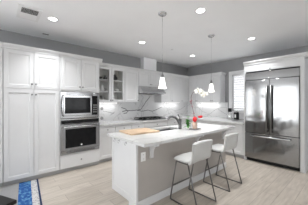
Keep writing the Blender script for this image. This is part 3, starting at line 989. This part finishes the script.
# ---- plants and tray on the island
PX, PY = 2.84, 2.06
tr = MB()
tr.box(-0.10, -0.075, 0, 0.10, 0.075, 0.008, bev=0.003)
tr.box(-0.10, -0.075, 0.008, 0.10, -0.069, 0.02); tr.box(-0.10, 0.069, 0.008, 0.10, 0.075, 0.02)
tr.box(-0.10, -0.069, 0.008, -0.094, 0.069, 0.02); tr.box(0.094, -0.069, 0.008, 0.10, 0.069, 0.02)
o = tr.build('tray', 'greydisc'); o.location = (PX + 0.01, PY + 0.0, 0.9205)
tag(o, 'small grey tray under the potted orchid on the island', 'tray')
RIGHT = Vector((0.754, -0.657, 0)); FWD = Vector((0.657, 0.754, 0))
def pv(r, f, z):
    v = RIGHT * r + FWD * f
    return (v.x, v.y, z)
orc = thing('potted_orchid', 'potted white orchid with red blooms in a clay pot on the island', 'plant', (PX, PY, 0.9292), 0)
MB().lathe([(0, 0.001), (0.036, 0), (0.042, 0.02), (0.046, 0.105), (0.049, 0.11), (0.049, 0.13), (0.042, 0.13), (0.04, 0.115), (0, 0.112)]).build('pot', 'pot', orc)
MB().tube([pv(0, 0, 0.11), pv(-0.01, 0, 0.25), pv(-0.04, 0, 0.40), pv(-0.065, 0, 0.52), pv(-0.07, 0, 0.62), pv(-0.045, 0, 0.69), pv(0.0, 0, 0.725), pv(0.06, 0, 0.735), pv(0.13, 0, 0.71), pv(0.19, 0, 0.68)],
          [0.006, 0.006, 0.0055, 0.005, 0.005, 0.0045, 0.004, 0.0035, 0.003, 0.0025], 8).build('stem', 'stem', orc)
b = MB()
for r, z in ((-0.085, 0.53), (-0.06, 0.545), (-0.07, 0.50), (-0.05, 0.44), (-0.015, 0.30)):
    b.blob(Vector(pv(r, 0, z)), 0.014, 0.014, 0.018, 0, 1)
b.build('bud', 'pink', orc)
def orchid_flower(r, z, sc, tilt):
    b = MB()
    base_ = Vector(pv(r, -0.015, z))
    f = -FWD
    # five petals in the plane facing the room
    rx = RIGHT; up = Vector((0, 0, 1))
    for ang, L, wd in ((90, 1.0, 0.55), (200, 1.0, 0.55), (340, 1.0, 0.55), (20, 1.1, 0.85), (160, 1.1, 0.85)):
        a = math.radians(ang + tilt)
        d = rx * math.cos(a) + up * math.sin(a); sd_ = f.cross(d).normalized()
        vs = []
        for t_, w_2 in ((0.0, 0.12), (0.25, 0.65), (0.55, 1.0), (0.82, 0.75), (1.0, 0.15)):
            c = base_ + d * (t_ * L * sc) + f * (0.25 * sc * math.sin(t_ * 2.2))
            vs.append((c + sd_ * (w_2 * wd * sc * 0.5), c, c - sd_ * (w_2 * wd * sc * 0.5)))
        rows = [[b.bm.verts.new(p + f * k) for p in row] for row in vs for k in (0.0,)]
        back = [[b.bm.verts.new(p - f * 0.003) for p in row] for row in vs]
        fs = []
        for A, B in zip(rows[:-1], rows[1:]):
            for k in range(2): fs.append(b.bm.faces.new((A[k], A[k + 1], B[k + 1], B[k])))
        for A, B in zip(back[:-1], back[1:]):
            for k in range(2): fs.append(b.bm.faces.new((A[k], B[k], B[k + 1], A[k + 1])))
        for k in range(len(rows) - 1):
            fs.append(b.bm.faces.new((rows[k][0], rows[k + 1][0], back[k + 1][0], back[k][0])))
            fs.append(b.bm.faces.new((rows[k][2], back[k][2], back[k + 1][2], rows[k + 1][2])))
        b._m(fs, 0, True)
    o = b.build('flower', 'petal', orc)
    MB().blob(base_ + f * 0.012, 0.010, 0.010, 0.010, 0, 1).build('flower_centre', 'yolk', o)
orchid_flower(0.06, 0.722, 0.075, 10)
orchid_flower(0.13, 0.69, 0.07, -15)
orchid_flower(0.195, 0.655, 0.065, 30)
orchid_flower(0.15, 0.645, 0.045, 0)
# arching leaves and a cluster of green leaves to the left
def leaf(b, p0, d, L, wd, droop, mi=0):
    p0 = Vector(p0); d = Vector(d).normalized()
    side = d.cross(Vector((0, 0, 1)))
    side = side.normalized() if side.length > 1e-3 else Vector((1, 0, 0))
    rows = []
    for t_, w_2 in ((0, .25), (.2, .8), (.5, 1), (.8, .65), (1, .06)):
        c = p0 + d * (L * t_) + Vector((0, 0, -droop * L * t_ * t_))
        up = side.cross(d).normalized()
        rows.append([c + side * wd * w_2 / 2 + up * 0.15 * wd * w_2, c, c - side * wd * w_2 / 2 + up * 0.15 * wd * w_2])
    tp = [[b.bm.verts.new(p) for p in r] for r in rows]
    bt = [[b.bm.verts.new(p - Vector((0, 0, 0.003))) for p in r] for r in rows]
    fs = []
    for A, B in zip(tp[:-1], tp[1:]):
        for k in range(2): fs.append(b.bm.faces.new((A[k], A[k + 1], B[k + 1], B[k])))
    for A, B in zip(bt[:-1], bt[1:]):
        for k in range(2): fs.append(b.bm.faces.new((A[k], B[k], B[k + 1], A[k + 1])))
    for k in range(len(tp) - 1):
        fs.append(b.bm.faces.new((tp[k][0], tp[k + 1][0], bt[k + 1][0], bt[k][0])))
        fs.append(b.bm.faces.new((tp[k][2], bt[k][2], bt[k + 1][2], tp[k + 1][2])))
    b._m(fs, mi, True)
MB().tube([pv(0.01, -0.01, 0.11), pv(0.035, -0.01, 0.18), pv(0.07, -0.01, 0.235)], 0.004, 8).build('flower_stalk', 'stem', orc)
for (r, f_, z, sx, sz) in ((-0.008, -0.045, 0.19, 0.042, 0.055), (0.105, -0.01, 0.235, 0.05, 0.026)):
    b = MB()
    m_ = Matrix.Rotation(math.radians(-41), 4, 'Z')
    b.blob(Vector(pv(r, f_, z)), sx, 0.018, sz, 0, 2, m_)
    b.blob(Vector(pv(r + 0.012, f_ - 0.01, z + 0.01)), sx * 0.7, 0.018, sz * 0.7, 0, 2, m_)
    b.build('red_flower', 'red', orc)
# cactus-like green plant beside the orchid, in its own small pot
gp = thing('potted_plant', 'small leafy green plant in a pale pot left of the orchid', 'plant', (PX - 0.094, PY + 0.094, 0.9205), 0)
MB().lathe([(0, 0.001), (0.028, 0), (0.034, 0.05), (0.036, 0.055), (0.03, 0.055), (0, 0.05)]).build('pot', 'porc', gp)
b = MB()
for k in range(34):
    a = random.uniform(0, 2 * math.pi); el = random.uniform(0.1, 1.2)
    d = Vector((math.cos(a) * math.cos(el), math.sin(a) * math.cos(el), math.sin(el)))
    leaf(b, (0, 0, 0.05 + random.uniform(0, 0.10)), d, random.uniform(0.065, 0.095), 0.05, random.uniform(0.1, 0.5))
b.build('foliage', 'leaf', gp)
b = MB().tube([(0, 0, 0.05), pv(0.01, 0, 0.16), pv(0.005, 0, 0.24)], 0.004, 6)
for k in range(6):
    a = k * 1.05
    leaf(b, pv(0.005, 0, 0.23), (math.cos(a), math.sin(a), 0.6), 0.045, 0.03, 0.2)
b.build('sprout', 'leaf', gp)

# ---- things on the worktop by the window
sb = thing('soap_bottle', 'clear bottle with a black cap on the window-wall worktop', 'bottle', (5.40, 2.60, 0.9205))
MB().lathe([(0, 0.001), (0.058, 0), (0.062, 0.01), (0.062, 0.18), (0.04, 0.215), (0.03, 0.23), (0, 0.231)]).build('bottle_body', 'tumbler', sb)
MB().lathe([(0, 0.231), (0.05, 0.231), (0.055, 0.24), (0.055, 0.335), (0.05, 0.342), (0, 0.343)]).build('cap', 'blackm', sb)
MB().lathe([(0, 0.005), (0.056, 0.005), (0.056, 0.12), (0, 0.121)]).build('contents', 'porc', sb)
ca = thing('canister', 'black rounded canister beside the capped bottle near the window', 'canister', (5.40, 2.40, 0.9205))
MB().lathe([(0, 0.001), (0.066, 0), (0.075, 0.02), (0.075, 0.20), (0.064, 0.225), (0, 0.226)]).build('body', 'blackm', ca)
MB().lathe([(0.064, 0.226), (0.064, 0.24), (0.012, 0.25), (0.014, 0.27), (0, 0.272)]).build('lid', 'chrome', ca)
MB().box(-0.0775, -0.022, 0.06, -0.070, 0.022, 0.16, bev=0.001).build('label_panel', 'plate', ca)
o = MB().lathe([(0, 0.002), (0.05, 0), (0.085, 0.012), (0.09, 0.016), (0.05, 0.006), (0, 0.006)], n=24).build('saucer', 'greydisc')
o.location = (5.20, 2.36, 0.9205)
tag(o, 'small grey saucer in front of the black canister', 'dish')

# ---- pendants
def pendant(label, x, y):
    p = thing('pendant_light', label, 'pendant light', (x, y, 0), 0, 'pendants over the island')
    MB().lathe([(0, CEIL - 0.028), (0.055, CEIL - 0.026), (0.07, CEIL - 0.012), (0.072, CEIL - 0.0005), (0, CEIL - 0.0005)]).build('ceiling_canopy', 'chrome', p)
    MB().cyl((0, 0, 1.90), (0, 0, CEIL - 0.02), 0.0022, n=8).build('rod', 'chrome', p)
    MB().lathe([(0, 1.925), (0.010, 1.925), (0.012, 1.90), (0.022, 1.885), (0.026, 1.835), (0, 1.833)]).build('socket', 'nickel', p)
    MB().lathe([(0.024, 1.845), (0.032, 1.838), (0.040, 1.80), (0.046, 1.75), (0.053, 1.71), (0.064, 1.682), (0.072, 1.670), (0.069, 1.669), (0.060, 1.682), (0.049, 1.71), (0.042, 1.75), (0.036, 1.80), (0.026, 1.835)], n=24).build('lamp_shade', 'shade', p)
    l = bpy.data.lights.new('pendant_bulb', 'POINT'); l.energy = 4; l.shadow_soft_size = 0.03; l.color = (1, 0.96, 0.9)
    o = bpy.data.objects.new('pendant_bulb', l); o.location = (x, y, 1.70); C.objects.link(o)
    return p
pendant('white glass pendant on a thin rod, nearer the oven end of the island', 1.985, 2.07)
pendant('white glass pendant on a thin rod, farther toward the window', 3.43, 2.06)

# ---- ceiling fittings
LP = [(0.69, 3.44, 'round recessed ceiling light in front of the pantry cabinet, beside the vent'), (2.57, 3.38, 'round recessed ceiling light in front of the glass-front cabinet'),
      (4.47, 3.33, 'round recessed ceiling light near the room corner'), (2.37, 1.61, 'round recessed ceiling light over the stools, between the pendants'),
      (4.27, 1.56, 'round recessed ceiling light in front of the refrigerator')]
for x, y, lab in LP:
    o = thing('recessed_light', lab, 'ceiling light', (x, y, CEIL), 0, 'recessed ceiling lights')
    MB().lathe([(0.062, -0.004), (0.07, -0.008), (0.088, -0.006), (0.092, -0.0005), (0.062, -0.0005)], n=28).build('trim_ring', 'trimw', o)
    MB().lathe([(0, -0.005), (0.064, -0.005), (0.064, -0.001), (0, -0.001)], n=28).build('lens', 'lamp', o)
    l = bpy.data.lights.new('downlight', 'AREA'); l.shape = 'DISK'; l.size = 0.12; l.energy = 6; l.spread = math.radians(95); l.color = (0.97, 0.985, 1.0)
    lo = bpy.data.objects.new('downlight', l); lo.location = (x, y, CEIL - 0.012); C.objects.link(lo)
vt = thing('ceiling_vent', 'rectangular white air vent with dark slots in the ceiling', 'vent', (0.36, 3.49, CEIL), 0)
b = MB()
b.box(-0.15, -0.25, -0.012, 0.15, -0.20, -0.0005); b.box(-0.15, 0.20, -0.012, 0.15, 0.25, -0.0005)
b.box(-0.15, -0.20, -0.012, -0.11, 0.20, -0.0005); b.box(0.11, -0.20, -0.012, 0.15, 0.20, -0.0005)
b.build('frame', 'trimw', vt)
MB().box(-0.11, -0.20, -0.003, 0.11, 0.20, -0.0008).build('duct_backing', 'ventdark', vt)
b = MB()
for i in range(14):
    yy = -0.186 + i * 0.0286
    ang = 23 if i < 7 else -50
    b.box(-0.11, -0.011, -0.0012, 0.11, 0.011, 0.0012, mtx=Matrix.Translation((0, yy, -0.012)) @ Matrix.Rotation(math.radians(ang), 4, 'X'))
b.build('slats', 'trimw', vt)
o = MB().box(-0.055, -0.02, -0.010, 0.055, 0.02, -0.0005, bev=0.003).build('ceiling_sensor', 'greydisc')
o.location = (0.727, 4.30, CEIL)
tag(o, 'small grey slot fitting on the ceiling above the pantry', 'ceiling fitting')
o = MB().lathe([(0, -0.02), (0.02, -0.018), (0.025, -0.006), (0.045, -0.004), (0.047, -0.0005), (0, -0.0005)], n=20).build('sprinkler_cap', 'trimw')
o.location = (3.54, 3.30, CEIL)
tag(o, 'small round sprinkler cap on the ceiling above the far end of the island', 'sprinkler')

# ---- rug and dark bench at the lower left
rg = thing('area_rug', 'blue patterned rug with a pale border on the floor before the pantry', 'rug', (0.53, 3.93, 0), -5)
L = 1.35
MB().box(-0.012, -L, 0, 0.012, 0, 0.010).build('navy_edge', 'rug_navy', rg)
MB().box(-0.10, -L, 0, -0.0125, -0.005, 0.009).build('pale_border', 'rug_white', rg)
MB().box(-0.27, -L, 0, -0.1005, -0.005, 0.009).build('blue_field', 'rug_blue', rg)
MB().box(-0.27, -0.02, 0.009, -0.1005, -0.005, 0.0105).build('end_binding', 'rug_navy', rg)
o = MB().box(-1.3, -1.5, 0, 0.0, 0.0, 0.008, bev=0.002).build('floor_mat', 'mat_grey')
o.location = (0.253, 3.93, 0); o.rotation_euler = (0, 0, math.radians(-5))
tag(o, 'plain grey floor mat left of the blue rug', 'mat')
bn = thing('bench', 'low black bench cut off by the lower left photo corner', 'bench', (0.14, 2.39, 0.0085), 28)
MB().box(-0.42, 0, 0.352, 0, 1.0, 0.392, bev=0.006).build('top', 'blackm', bn)
MB().box(-0.40, 0.02, 0.27, -0.02, 0.98, 0.352).build('apron', 'blackm', bn)
for x, y in ((-0.05, 0.05), (-0.37, 0.05), (-0.05, 0.95), (-0.37, 0.95)):
    MB().box(x - 0.025, y - 0.025, 0, x + 0.025, y + 0.025, 0.27).build('leg', 'blackm', bn)
